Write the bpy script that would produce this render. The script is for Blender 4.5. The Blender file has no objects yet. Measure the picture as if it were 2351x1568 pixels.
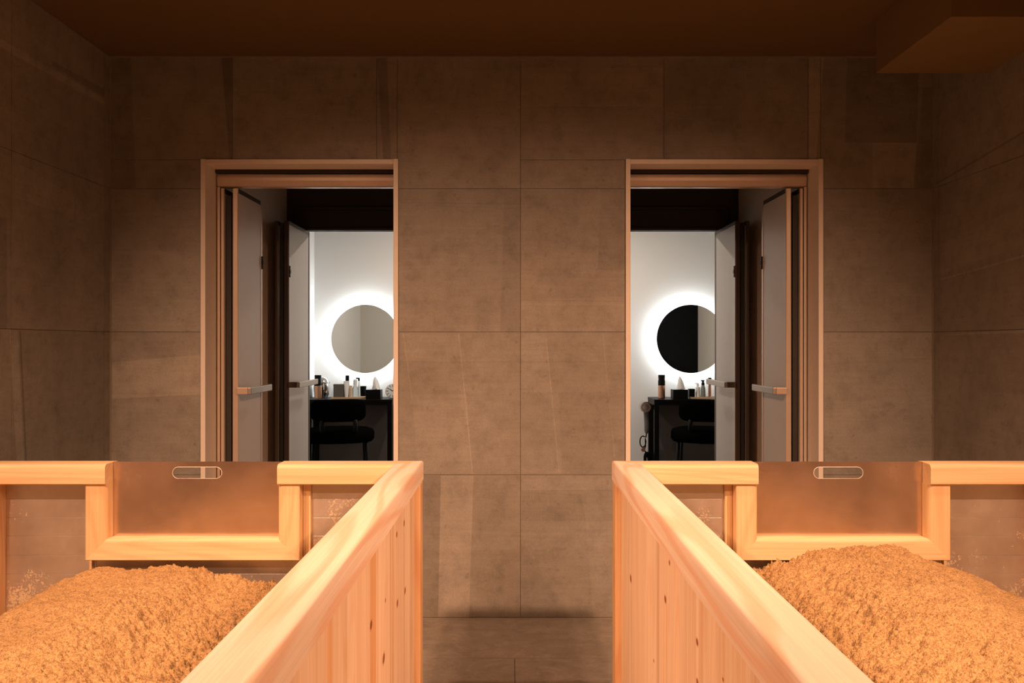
import bpy, bmesh, math, random
from mathutils import Vector, Matrix, noise
random.seed(7)
sc = bpy.context.scene
COL = sc.collection
PI = math.pi

# ------------------------------------------------------------------ camera frame (image 2351 x 1568)
F = 1800.0; CX, CY = 1177.0, 789.0; EYE = 1.147
D = 3.283                     # distance to the tiled wall with the doors
K = D / F
def wx(x, d=D): return (x - CX) * d / F
def wz(y, d=D): return EYE + (CY - y) * d / F

# ------------------------------------------------------------------ materials
def new_mat(name):
    m = bpy.data.materials.new(name); m.use_nodes = True
    nt = m.node_tree
    b = nt.nodes.get('Principled BSDF')
    return m, nt, b
def L(nt, a, b): nt.links.new(a, b)
def math_node(nt, op, a, b=None, c=None, clamp=False):
    n = nt.nodes.new('ShaderNodeMath'); n.operation = op; n.use_clamp = clamp
    for i, v in enumerate((a, b, c)):
        if v is None: continue
        if isinstance(v, (int, float)): n.inputs[i].default_value = v
        else: L(nt, v, n.inputs[i])
    return n.outputs[0]
def mix_col(nt, fac, a, b, mode='MIX'):
    n = nt.nodes.new('ShaderNodeMix'); n.data_type = 'RGBA'; n.blend_type = mode
    for s, v in ((n.inputs[0], fac), (n.inputs[6], a), (n.inputs[7], b)):
        if isinstance(v, (int, float)): s.default_value = v
        elif isinstance(v, tuple): s.default_value = (*v, 1) if len(v) == 3 else v
        else: L(nt, v, s)
    return n.outputs[2]
def coords(nt, scale=(1, 1, 1), jitter=False):
    tc = nt.nodes.new('ShaderNodeTexCoord'); mp = nt.nodes.new('ShaderNodeMapping')
    mp.inputs['Scale'].default_value = scale
    L(nt, tc.outputs['Object'], mp.inputs['Vector'])
    if jitter:
        oi = nt.nodes.new('ShaderNodeObjectInfo')
        v = nt.nodes.new('ShaderNodeCombineXYZ')
        j = math_node(nt, 'MULTIPLY', oi.outputs['Random'], 37.0)
        for i in range(3): L(nt, j, v.inputs[i])
        L(nt, v.outputs[0], mp.inputs['Location'])
    return mp.outputs['Vector']
def noise_node(nt, vec, scale, detail=3, rough=.55, dist=0.0):
    n = nt.nodes.new('ShaderNodeTexNoise')
    n.inputs['Scale'].default_value = scale; n.inputs['Detail'].default_value = detail
    n.inputs['Roughness'].default_value = rough; n.inputs['Distortion'].default_value = dist
    L(nt, vec, n.inputs['Vector'])
    return n.outputs['Fac']
def ramp(nt, fac, stops):
    n = nt.nodes.new('ShaderNodeValToRGB')
    e = n.color_ramp.elements
    while len(e) < len(stops): e.new(.5)
    for i, (p, c) in enumerate(stops):
        e[i].position = p
        e[i].color = (*c, 1) if isinstance(c, tuple) else (c, c, c, 1)
    L(nt, fac, n.inputs[0])
    return n.outputs[0]
def bump(nt, b, h, strength, dist):
    n = nt.nodes.new('ShaderNodeBump'); n.inputs['Strength'].default_value = strength
    n.inputs['Distance'].default_value = dist
    L(nt, h, n.inputs['Height']); L(nt, n.outputs[0], b.inputs['Normal'])
def tinted(nt, col):
    a = nt.nodes.new('ShaderNodeAttribute'); a.attribute_name = 'tint'
    return mix_col(nt, 1.0, col, a.outputs['Color'], 'MULTIPLY')

def plain(name, col, rough=.5, metal=0.0, spec=.5, var=.06, vscale=30):
    m, nt, b = new_mat(name)
    v = coords(nt)
    n = noise_node(nt, v, vscale, 3)
    c = ramp(nt, n, [(.25, tuple(x * (1 - var) for x in col)), (.75, tuple(min(1, x * (1 + var)) for x in col))])
    L(nt, c, b.inputs['Base Color'])
    b.inputs['Roughness'].default_value = rough; b.inputs['Metallic'].default_value = metal
    b.inputs['Specular IOR Level'].default_value = spec
    return m
def stone(name, col, rough=.6, vein=False, tint=True):
    m, nt, b = new_mat(name)
    v = coords(nt)
    big = noise_node(nt, v, 2.2, 5, .6, .4)
    mid = noise_node(nt, v, 16, 6, .68)
    fine = noise_node(nt, v, 170, 3, .6)
    c = ramp(nt, big, [(.3, tuple(x * .86 for x in col)), (.7, tuple(x * 1.12 for x in col))])
    c = mix_col(nt, 1.0, c, ramp(nt, mid, [(.28, .78), (.5, 1.0), (.72, 1.10)]), 'MULTIPLY')
    c = mix_col(nt, .6, c, ramp(nt, fine, [(.3, .80), (.6, 1.08)]), 'MULTIPLY')
    # sparse dark pits of the cement print
    pit = noise_node(nt, v, 34, 2, .5)
    c = mix_col(nt, .4, c, ramp(nt, pit, [(.24, .5), (.30, 1.0)]), 'MULTIPLY')
    # brushed faint streaks
    sv = coords(nt, (1.2, 1.2, 26))
    st = noise_node(nt, sv, 3, 3)
    c = mix_col(nt, .35, c, ramp(nt, st, [(.35, .88), (.65, 1.08)]), 'MULTIPLY')
    if vein:
        vv = coords(nt, (1.3, 2.6, 1))
        vn = noise_node(nt, vv, 2.4, 6, .65, 1.4)
        ab = math_node(nt, 'ABSOLUTE', math_node(nt, 'SUBTRACT', vn, .5))
        c = mix_col(nt, .8, c, ramp(nt, ab, [(0, 1.22), (.03, 1.0), (.2, .95)]), 'MULTIPLY')
    if tint: c = tinted(nt, c)
    L(nt, c, b.inputs['Base Color'])
    b.inputs['Roughness'].default_value = rough
    b.inputs['Specular IOR Level'].default_value = .35
    bump(nt, b, mid, .12, .004)
    return m
def wood(name, light, dark, axis, rough=.5, figure=.5, tint=False, ringscale=24):
    """softwood with the grain along one axis (0 x, 1 y, 2 z)"""
    m, nt, b = new_mat(name)
    def sc_(al, ac):
        s = [ac] * 3; s[axis] = al; return tuple(s)
    v1 = coords(nt, sc_(.5, 9), True)
    n1 = noise_node(nt, v1, 1.6, 4, .55)
    v2 = coords(nt, sc_(.75, 8.5), True)
    n2 = noise_node(nt, v2, 1.0, 1.5, .35, .25)
    ring = math_node(nt, 'SINE', math_node(nt, 'MULTIPLY', n2, ringscale * 3.0))
    ring = ramp(nt, math_node(nt, 'MULTIPLY_ADD', ring, .5, .5), [(.0, 0.0), (.55, .05), (.96, 1.0)])
    v3 = coords(nt, sc_(2.5, 230), True)
    n3 = noise_node(nt, v3, 1.0, 2, .5)
    c = ramp(nt, n1, [(.28, dark), (.5, tuple((a + c_) / 2 for a, c_ in zip(light, dark))), (.66, light)])
    c = mix_col(nt, math_node(nt, 'MULTIPLY', ring, figure), c, tuple(a * b_ for a, b_ in zip(dark, (.94, .70, .56))))
    c = mix_col(nt, .7, c, ramp(nt, n3, [(.3, .87), (.7, 1.07)]), 'MULTIPLY')
    if tint: c = tinted(nt, c)
    L(nt, c, b.inputs['Base Color'])
    b.inputs['Roughness'].default_value = rough
    b.inputs['Specular IOR Level'].default_value = .35
    bump(nt, b, n3, .10, .001)
    return m
def sheet_steel(name, speck=0.0, base=(.74, .70, .66), rough=.42):
    m, nt, b = new_mat(name)
    v = coords(nt, (1, 1, 1), True)
    bs = coords(nt, (2, 2, 160))
    br = noise_node(nt, bs, 3, 2)
    cl = noise_node(nt, v, 7, 5, .65)
    c = ramp(nt, cl, [(.3, tuple(x * .84 for x in base)), (.7, tuple(x * 1.08 for x in base))])
    r = math_node(nt, 'MULTIPLY_ADD', cl, .22, rough - .10)
    if speck:
        # bran dust and flakes clinging to the sheet, thicker low down
        sp = noise_node(nt, v, 150, 4, .7)
        patch = noise_node(nt, v, 6.5, 3, .6)
        tc = nt.nodes.new('ShaderNodeTexCoord'); sx = nt.nodes.new('ShaderNodeSeparateXYZ')
        L(nt, tc.outputs['Object'], sx.inputs[0])
        low = math_node(nt, 'MULTIPLY_ADD', sx.outputs[2], -1.1, .60)
        t = math_node(nt, 'ADD', math_node(nt, 'MULTIPLY', sp, .75), math_node(nt, 'ADD', math_node(nt, 'MULTIPLY', patch, .75), math_node(nt, 'MULTIPLY', low, .42)))
        f = ramp(nt, t, [(.875, 0.0), (.91, 1.0)])
        f = math_node(nt, 'MULTIPLY', f, speck)
        c = mix_col(nt, f, c, (.66, .52, .34))
        L(nt, math_node(nt, 'MULTIPLY', math_node(nt, 'SUBTRACT', 1.0, f), .85), b.inputs['Metallic'])
        r = math_node(nt, 'MAXIMUM', r, f)
    else:
        b.inputs['Metallic'].default_value = .9
    L(nt, c, b.inputs['Base Color']); L(nt, r, b.inputs['Roughness'])
    bump(nt, b, br, .06, .001)
    return m
def emit(name, col, s):
    m, nt, b = new_mat(name)
    b.inputs['Base Color'].default_value = (.8, .8, .8, 1)
    b.inputs['Emission Color'].default_value = (*col, 1); b.inputs['Emission Strength'].default_value = s
    return m
def bran_mat():
    m, nt, b = new_mat('rice bran')
    v = coords(nt)
    n1 = noise_node(nt, v, 4, 3); n2 = noise_node(nt, v, 240, 3, .65); n3 = noise_node(nt, v, 60, 3, .6)
    c = ramp(nt, n1, [(.3, (.50, .325, .155)), (.7, (.58, .38, .185))])
    c = mix_col(nt, 1, c, ramp(nt, n2, [(.32, .52), (.52, 1.0), (.75, 1.2)]), 'MULTIPLY')
    c = mix_col(nt, .7, c, ramp(nt, n3, [(.3, .62), (.55, 1.05)]), 'MULTIPLY')
    L(nt, c, b.inputs['Base Color'])
    b.inputs['Roughness'].default_value = .95; b.inputs['Specular IOR Level'].default_value = .1
    bump(nt, b, n2, .8, .006)
    return m

M = {}
M['tile'] = stone('greige cement tile', (.295, .272, .235))
M['grout'] = plain('tile grout', (.26, .225, .18), .9)
M['floor_tile'] = stone('floor stone tile', (.33, .295, .25), .5, True)
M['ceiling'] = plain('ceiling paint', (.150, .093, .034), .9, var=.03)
M['soffit'] = plain('lit soffit paint', (.21, .138, .06), .9, var=.03)  # ceiling paint made lighter to stand for light on the soffit
M['ante'] = plain('brown booth panel', (.74, .64, .55), .6, var=.04)
M['dark'] = plain('dark brown board', (.045, .035, .028), .6)
M['alu'] = plain('champagne painted trim', (.84, .77, .69), .5, 0, var=.02)
M['alu_bar'] = plain('brushed bronze aluminium', (.68, .56, .46), .32, .4, var=.03)
M['bronze'] = plain('shade-darkened bronze aluminium', (.10, .075, .06), .35, .3, var=.03)  # bar metal darkened, the far leaves' shade is put into its colour
M['seal'] = plain('dark rubber seal', (.03, .025, .02), .6)
M['pane'] = plain('frosted grey panel', (.64, .60, .56), .35, var=.02)
M['handle'] = plain('satin nickel', (.52, .48, .44), .35, .75, var=.02)
M['rail_y'] = wood('cypress rail lengthwise', (.90, .79, .68), (.85, .71, .59), 1, .45, .65, ringscale=13)
M['rail_x'] = wood('cypress rail crosswise', (.86, .67, .42), (.80, .58, .34), 0, .45, .30)
M['post_z'] = wood('cypress post', (.84, .63, .38), (.77, .54, .30), 2, .5, .30)
M['corner'] = wood('reddish cedar post', (.74, .50, .29), (.62, .38, .20), 2, .5, .4)
M['plank'] = wood('cedar planks', (.83, .69, .535), (.76, .59, .43), 2, .5, .25, True)
M['lining'] = sheet_steel('dusty steel lining', 1.0)
M['gate'] = sheet_steel('steel gate sheet', 0, (.76, .62, .52), .23)
M['bran'] = bran_mat()
M['powder_wall'] = plain('white wallpaper', (.72, .72, .71), .85, var=.02, vscale=200)
M['beige_wall'] = plain('beige wallpaper', (.60, .56, .50), .85, var=.02, vscale=200)
M['powder_floor'] = plain('dark floor', (.10, .085, .075), .6)
M['umber'] = plain('under-table shade board', (.075, .060, .052), .6)  # shade below the vanity tables, put into a board colour
M['black'] = plain('black lacquer', (.003, .003, .0035), .4, spec=.12)
M['blackfab'] = plain('black upholstery', (.002, .002, .002), .9, spec=.0)
M['mirror'] = plain('mirror silver', (.80, .83, .82), .015, 1.0, var=0)
M['led'] = emit('mirror led', (.90, .97, 1.0), 82)
M['copper'] = plain('copper', (.72, .42, .30), .28, 1.0)
M['steel_edge'] = plain('cut steel edge', (.8, .75, .7), .6, .2)
M['chrome'] = plain('chrome', (.75, .73, .72), .10, 1.0)
M['white'] = plain('white plastic', (.80, .80, .80), .4)
M['tissue'] = plain('white tissue', (.85, .85, .85), .9)
M['grey'] = plain('dark grey plastic', (.10, .092, .082), .55)
M['beige'] = plain('beige plastic', (.62, .50, .38), .45)
M['trayw'] = wood('tray wood', (.66, .50, .34), (.55, .38, .24), 0, .5, .3)
M['greenish'] = plain('grey green plastic', (.20, .24, .23), .3)
def glassy():
    m, nt, b = new_mat('clear plastic bottle')
    b.inputs['Base Color'].default_value = (.85, .92, .90, 1); b.inputs['Roughness'].default_value = .08
    b.inputs['Transmission Weight'].default_value = .85; b.inputs['IOR'].default_value = 1.3
    return m
M['clear'] = glassy()

# ------------------------------------------------------------------ objects
def tag(o, label, cat=None, group=None, kind=None):
    o['label'] = label
    if cat: o['category'] = cat
    if group: o['group'] = group
    if kind: o['kind'] = kind
    return o
def empty(name, loc=(0, 0, 0), rz=0.0):
    o = bpy.data.objects.new(name, None); COL.objects.link(o)
    o.location = loc; o.rotation_euler = (0, 0, rz); o.empty_display_size = .1
    return o
class MB:
    def __init__(s): s.bm = bmesh.new(); s.mi = 0
    def face(s, vs):
        try: f = s.bm.faces.new(vs)
        except ValueError: return None
        f.material_index = s.mi; return f
    def poly3(s, pts): return s.face([s.bm.verts.new(p) for p in pts])
    def box(s, x0, x1, y0, y1, z0, z1):
        if x0 > x1: x0, x1 = x1, x0
        v = [s.bm.verts.new((x, y, z)) for z in (z0, z1) for y in (y0, y1) for x in (x0, x1)]
        for f in ((0, 2, 3, 1), (4, 5, 7, 6), (0, 1, 5, 4), (2, 6, 7, 3), (0, 4, 6, 2), (1, 3, 7, 5)): s.face([v[i] for i in f])
        return s
    def loft(s, rings, cap=True, closed=True):
        R = [[s.bm.verts.new(p) for p in r] for r in rings]
        n = len(R[0])
        for a, b in zip(R, R[1:]):
            for i in range(n if closed else n - 1):
                j = (i + 1) % n; s.face([a[i], a[j], b[j], b[i]])
        if cap: s.face(list(reversed(R[0]))); s.face(R[-1])
        return s
    def lathe(s, prof, c=(0, 0, 0), seg=24, axis='z'):
        rings = []
        for r, h in prof:
            r = max(r, 1e-4); ring = []
            for i in range(seg):
                a = 2 * PI * i / seg; p, q = r * math.cos(a), r * math.sin(a)
                if axis == 'z': ring.append((c[0] + p, c[1] + q, c[2] + h))
                elif axis == 'y': ring.append((c[0] + p, c[1] + h, c[2] + q))
                else: ring.append((c[0] + h, c[1] + p, c[2] + q))
            rings.append(ring)
        return s.loft(rings)
    def tube(s, pts, r, seg=10):
        pts = [Vector(p) for p in pts]; rings = []; up = None
        for i, p in enumerate(pts):
            t = (pts[min(i + 1, len(pts) - 1)] - pts[max(i - 1, 0)]).normalized()
            if up is None:
                up = Vector((0, 0, 1)) if abs(t.z) < .9 else Vector((1, 0, 0))
            a = t.cross(up).normalized(); up = a.cross(t).normalized()
            rr = r[i] if isinstance(r, (list, tuple)) else r
            rings.append([p + a * (rr * math.cos(2 * PI * k / seg)) + up * (rr * math.sin(2 * PI * k / seg)) for k in range(seg)])
        return s.loft(rings)
    def build(s, name, mat, parent=None, smooth=False, bevel=0.0, shift=None, recalc=True, local=False):
        bm = s.bm
        if recalc: bmesh.ops.recalc_face_normals(bm, faces=bm.faces[:])
        me = bpy.data.meshes.new(name)
        off = Vector((0, 0, 0))
        if parent is not None and not local:
            p = parent
            while p is not None: off += p.location; p = p.parent
        if shift is not None: off = Vector(shift)
        if off.length: bmesh.ops.translate(bm, verts=bm.verts[:], vec=-off)
        bm.to_mesh(me); bm.free()
        for mm in (mat if isinstance(mat, (list, tuple)) else [mat]): me.materials.append(mm)
        o = bpy.data.objects.new(name, me); COL.objects.link(o)
        if parent is not None: o.parent = parent
        elif shift is not None: o.location = shift
        if smooth:
            for p in me.polygons: p.use_smooth = True
        if bevel:
            b = o.modifiers.new('bevel', 'BEVEL'); b.width = bevel; b.segments = 2; b.limit_method = 'ANGLE'; b.angle_limit = math.radians(40)
        return o
def auto_smooth(o, deg=35):
    me = o.data
    for p in me.polygons: p.use_smooth = True
    bm = bmesh.new(); bm.from_mesh(me)
    for e in bm.edges:
        if len(e.link_faces) == 2 and e.calc_face_angle(0) > math.radians(deg): e.smooth = False
    bm.to_mesh(me); bm.free()
    return o

# ------------------------------------------------------------------ 2-D cells with a printed pattern
def split_poly(poly, a, b):
    def side(p): return (b[0] - a[0]) * (p[1] - a[1]) - (b[1] - a[1]) * (p[0] - a[0])
    l, r = [], []
    n = len(poly)
    for i in range(n):
        p, q = poly[i], poly[(i + 1) % n]; sp, sq = side(p), side(q)
        if sp >= -1e-9: l.append(p)
        if sp <= 1e-9: r.append(p)
        if (sp > 1e-9 and sq < -1e-9) or (sp < -1e-9 and sq > 1e-9):
            t = sp / (sp - sq); m = (p[0] + t * (q[0] - p[0]), p[1] + t * (q[1] - p[1]))
            l.append(m); r.append(m)
    def area(pl): return abs(sum(pl[i][0] * pl[(i + 1) % len(pl)][1] - pl[(i + 1) % len(pl)][0] * pl[i][1] for i in range(len(pl)))) / 2 if len(pl) > 2 else 0
    return (l if area(l) > 1e-9 else None), (r if area(r) > 1e-9 else None)
def ccw(poly):
    a = sum(poly[i][0] * poly[(i + 1) % len(poly)][1] - poly[(i + 1) % len(poly)][0] * poly[i][1] for i in range(len(poly)))
    return poly if a > 0 else list(reversed(poly))
def apply_patches(cells, patches):
    for poly, t in patches:
        poly = ccw(list(poly)); out = []
        bx = [min(p[0] for p in poly), max(p[0] for p in poly), min(p[1] for p in poly), max(p[1] for p in poly)]
        for c, ct in cells:
            if max(p[0] for p in c) <= bx[0] or min(p[0] for p in c) >= bx[1] or max(p[1] for p in c) <= bx[2] or min(p[1] for p in c) >= bx[3]:
                out.append((c, ct)); continue
            inside, rest = c, []
            for i in range(len(poly)):
                l, r = split_poly(inside, poly[i], poly[(i + 1) % len(poly)])
                if r: rest.append(r)
                inside = l
                if not inside: break
            if not inside: out.append((c, ct)); continue
            out += [(r, ct) for r in rest]
            if t is None: continue
            tt = t if isinstance(t, tuple) else (t ** 1.5,) * 3
            out.append((inside, tuple(a * b for a, b in zip(ct, tt))))
        cells = out
    return cells
def panel(mb, tiles, patches, to3, depth_dir, th, gap, mat_index=0):
    """tiles: list of (polygon, tint); fronts are split along the printed pattern, sides keep the tile's thickness"""
    lay = mb.bm.loops.layers.float_color.get('tint') or mb.bm.loops.layers.float_color.new('tint')
    dv = Vector(depth_dir) * th
    for poly, tint in tiles:
        poly = ccw(poly)
        cx = sum(p[0] for p in poly) / len(poly); cy = sum(p[1] for p in poly) / len(poly)
        sh = [(p[0] - math.copysign(gap, p[0] - cx), p[1] - math.copysign(gap, p[1] - cy)) for p in poly]
        cells = apply_patches([(sh, tint)], patches)
        for c, ct in cells:
            f = mb.poly3([to3(*p) for p in c])
            if f:
                f.material_index = mat_index
                for lp in f.loops: lp[lay] = (*ct, 1)
        if any(len(c) for c, _ in cells):
            for i in range(len(sh)):
                a, b = Vector(to3(*sh[i])), Vector(to3(*sh[(i + 1) % len(sh)]))
                m2 = ((sh[i][0] + sh[(i + 1) % len(sh)][0]) / 2, (sh[i][1] + sh[(i + 1) % len(sh)][1]) / 2)
                f = mb.poly3([a, b, b + dv, a + dv])
                if f:
                    f.material_index = mat_index
                    for lp in f.loops: lp[lay] = (*tint, 1)
def rect(x0, x1, y0, y1): return [(x0, y0), (x1, y0), (x1, y1), (x0, y1)]
def grid_tiles(xs, ys, rng, var=.05):
    out = []
    for i in range(len(xs) - 1):
        for j in range(len(ys) - 1):
            t = 1 + rng.uniform(-var, var); w = rng.uniform(-.015, .015)
            out.append((rect(xs[i], xs[i + 1], ys[j], ys[j + 1]), (t + w, t, t - w)))
    return out

# ------------------------------------------------------------------ room shell
XL, XR = wx(253), wx(2142)
CEIL = wz(130); YF = -1.6
RY = [0, wz(1090), wz(762), wz(433), CEIL]

def px(poly): return [(wx(x), wz(y)) for x, y in poly]
def strk(x0, y0, x1, y1, w, t):                       # a thin printed line across the stone
    dx, dy = x1 - x0, y1 - y0; l = math.hypot(dx, dy); nx, ny = -dy / l * w / 2, dx / l * w / 2
    t = t ** .45
    return (px([(x0 + nx, y0 + ny), (x1 + nx, y1 + ny), (x1 - nx, y1 - ny), (x0 - nx, y0 - ny)]), t)
DOOR_L = (462, 912); DOOR_R = (1435, 1884); DOOR_T = 367
patches = [
    (px([(253, 130), (300, 130), (312, 432), (253, 432)]), .90),
    (px([(508, 130), (534, 130), (534, 366), (527, 366)]), .80),
    (px([(865, 130), (888, 130), (898, 366), (880, 366)]), .83),
    (px([(888, 130), (1195, 130), (1195, 432), (898, 432)]), 1.03),
    (px([(1197, 155), (1522, 155), (1522, 246), (1197, 246)]), 1.07),
    (px([(1523, 150), (1700, 150), (1690, 366), (1523, 366)]), .96),
    (px([(1857, 130), (1892, 130), (1874, 366), (1857, 366)]), 1.20),
    (px([(1945, 130), (2110, 130), (2105, 327), (1940, 327)]), .86),
    (px([(2004, 328), (2104, 328), (2096, 431), (2004, 431)]), 1.12),
    (px([(2118, 200), (2142, 200), (2142, 431), (2098, 431)]), .88),
    (px([(258, 574), (460, 574), (460, 761), (258, 761)]), 1.05),
    (px([(1158, 434), (1194, 434), (1194, 761), (1148, 761)]), .92),
    (px([(1197, 690), (1434, 680), (1434, 761), (1197, 761)]), 1.06),
    (px([(1380, 434), (1434, 434), (1434, 620), (1372, 620)]), .93),
    (px([(258, 832), (460, 814), (460, 905), (258, 916)]), 1.15),
    (px([(920, 764), (1055, 764), (1070, 832), (920, 832)]), 1.06),
    (px([(945, 905), (1072, 905), (1085, 1088), (960, 1088)]), 1.06),
    (px([(1197, 764), (1253, 764), (1268, 900), (1197, 900)]), 1.07),
    (px([(1283, 900), (1400, 900), (1412, 1088), (1290, 1088)]), .95),
    (px([(1890, 764), (2142, 764), (2142, 820), (1890, 835)]), 1.05),
    (px([(940, 1092), (1012, 1092), (1006, 1418), (940, 1418)]), .92),
    (px([(1012, 1092), (1087, 1092), (1077, 1418), (1006, 1418)]), 1.13),
    (px([(1087, 1092), (1194, 1092), (1194, 1418), (1077, 1418)]), .98),
    (px([(1197, 1092), (1434, 1092), (1434, 1125), (1197, 1127)]), 1.06),
    (px([(1197, 1128), (1334, 1134), (1345, 1196), (1197, 1196)]), .93),
    (px([(1345, 1196), (1420, 1196), (1420, 1418), (1362, 1418)]), 1.05),
    strk(926, 766, 946, 915, 2.2, 1.22), strk(1053, 766, 1085, 1088, 2.6, 1.26), strk(1254, 778, 1284, 1086, 2.4, 1.24),
    strk(1384, 766, 1411, 1052, 2.4, 1.22), strk(920, 831, 1432, 831, 1.6, .84), strk(920, 465, 1194, 468, 1.8, .80),
    strk(950, 470, 1190, 480, 1.4, .86), strk(1197, 624, 1432, 627, 1.8, 1.14), strk(1197, 689, 1432, 692, 2, .82), strk(1197, 697, 1432, 700, 1.6, 1.12),
    strk(1197, 1127, 1434, 1125, 1.8, .80), strk(258, 574, 458, 576, 1.6, .84), strk(258, 905, 460, 902, 1.6, .88), strk(1197, 246, 1522, 246, 1.8, .84),
    strk(1350, 1196, 1434, 1194, 1.6, .86), strk(1890, 325, 2140, 328, 1.6, .85),
    (px([(DOOR_L[0], DOOR_T), (DOOR_L[1], DOOR_T), (DOOR_L[1], 1430), (DOOR_L[0], 1430)]), None),
    (px([(DOOR_R[0], DOOR_T), (DOOR_R[1], DOOR_T), (DOOR_R[1], 1430), (DOOR_R[0], 1430)]), None),
]
rng = random.Random(3)
xs = [XL] + [wx(x) for x in (534, 865, 1195, 1524, 1855)] + [XR]
mb = MB(); WT = .11
mb.mi = 1
yb = D + .004
for x0, x1, z0, z1 in ((XL - .1, wx(DOOR_L[0]), 0, CEIL), (wx(DOOR_L[1]), wx(DOOR_R[0]), 0, CEIL), (wx(DOOR_R[1]), XR + .1, 0, CEIL),
                       (wx(DOOR_L[0]), wx(DOOR_L[1]), wz(DOOR_T), CEIL), (wx(DOOR_R[0]), wx(DOOR_R[1]), wz(DOOR_T), CEIL)):
    mb.box(x0, x1, yb, D + WT, z0, z1)
# a tile whose front would be cut by a doorway is cut into the pieces around it, so its edges never cross the opening
tiles = apply_patches(grid_tiles(xs, RY, rng, .045), [patches[-2], patches[-1]])
panel(mb, tiles, patches[:-2], lambda x, z: (x, D, z), (0, 1, 0), .004, .0009)
wall = mb.build('wall_back', [M['tile'], M['grout']], recalc=False)
tag(wall, 'greige cement tiled wall pierced by the two doorways', 'wall', kind='structure')

def side_wall(name, X, sgn, label):
    mb = MB(); mb.mi = 1
    mb.box(X + sgn * .004, X + sgn * .1, YF - .1, D + WT, 0, CEIL)
    r = random.Random(11 if sgn < 0 else 12)
    ys = [D, D - .046]
    while ys[-1] > YF + .01: ys.append(max(YF, ys[-1] - .6))
    ys = sorted(ys)
    off = lambda x: abs(X) * F / abs(x - CX)          # depth of an image column on this wall
    P = []
    def q(pts, t): P.append(([(abs(X) * F / abs(x - CX), EYE + (CY - y) * (abs(X) / abs(x - CX))) for x, y in pts], t))
    if sgn < 0:
        q([(0, 88), (240, 228), (240, 242), (0, 108)], 1.12)
        q([(22, 757), (40, 757), (55, 1060), (38, 1060)], 1.16)
        q([(44, 760), (48, 760), (62, 1060), (58, 1060)], .78)
        q([(115, 762), (240, 764), (240, 1060), (135, 1060)], .96)
        q([(0, 350), (170, 450), (170, 500), (0, 440)], 1.08)
        q([(120, 140), (240, 205), (240, 225), (120, 150)], .85)
        q([(0, 500), (16, 500), (16, 756), (0, 756)], .86)
    else:
        q([(2150, 420), (2351, 300), (2351, 306), (2150, 424)], .78)
        q([(2160, 770), (2230, 763), (2351, 758), (2351, 764)], 1.14)
        q([(2160, 640), (2351, 585), (2351, 590), (2160, 644)], 1.16)
        q([(2160, 560), (2351, 470), (2351, 560), (2160, 630)], 1.07)
        q([(2250, 900), (2351, 905), (2351, 1060), (2240, 1060)], 1.05)
    panel(mb, grid_tiles(ys, [0, RY[1], RY[2], RY[3], CEIL], r, .05), P, lambda y, z: (X, y, z), (sgn, 0, 0), .004, .0009)
    o = mb.build(name, [M['tile'], M['grout']], recalc=False)
    tag(o, label, 'wall', kind='structure')
side_wall('wall_left', XL, -1, 'dim greige tiled wall at the left edge of the photo')
side_wall('wall_right', XR, 1, 'dim greige tiled wall at the right edge under the boxed soffit')
mb = MB(); mb.box(XL - .1, XR + .1, YF - .1, YF, 0, CEIL)
tag(mb.build('wall_front', M['dark']), 'plain wall behind the camera, opposite the doors', 'wall', kind='structure')

mb = MB(); mb.mi = 1
mb.box(XL - .1, XR + .1, YF - .1, D + WT, -.12, -.004)
y1 = 629.0 / 722 * D
ys = [D, y1]
while ys[-1] > YF: ys.append(max(YF, ys[-1] - .6))
r = random.Random(5); tl = []
for j in range(len(ys) - 1):
    jx = wx(1182, .85 * D) + (.45 if j % 2 == 0 else 0)
    gx = [jx + .9 * k for k in range(-4, 5)]
    gx = [XL] + [g for g in gx if XL + .02 < g < XR - .02] + [XR]
    for a, b in zip(gx, gx[1:]):
        t = 1 + r.uniform(-.04, .04); tl.append((rect(a, b, ys[j + 1], ys[j]), (t, t, t)))
panel(mb, tl, [], lambda x, y: (x, y, 0), (0, 0, -1), .004, .0010)
tag(mb.build('floor', [M['floor_tile'], M['grout']], recalc=False), 'veined brown stone tile floor in the aisle between the tubs', 'floor', kind='structure')
mb = MB(); mb.box(XL - .1, XR + .1, YF - .1, D + WT, CEIL, CEIL + .1)
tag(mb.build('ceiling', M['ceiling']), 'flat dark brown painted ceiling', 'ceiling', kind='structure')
mb = MB(); mb.box(XL, XR, D - .006, D, CEIL - .005, CEIL)
for X, s in ((XL, 1), (XR, -1)): mb.box(X, X + s * .004, D - .004, D, 0, CEIL - .005)
tag(mb.build('trim_1', M['grout']), 'thin bead along the top and corners of the tiled wall', 'trim', kind='structure')
mb = MB()
zs0, zs1 = .886 * D, .734 * D
mb.box(834 / F * zs0, XR, zs1, zs0, EYE + 621 / F * zs0, CEIL)
tag(mb.build('ceiling_soffit', M['soffit'], bevel=.002), 'boxed-in brown duct soffit hanging in the upper right corner', 'soffit', kind='structure')

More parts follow.
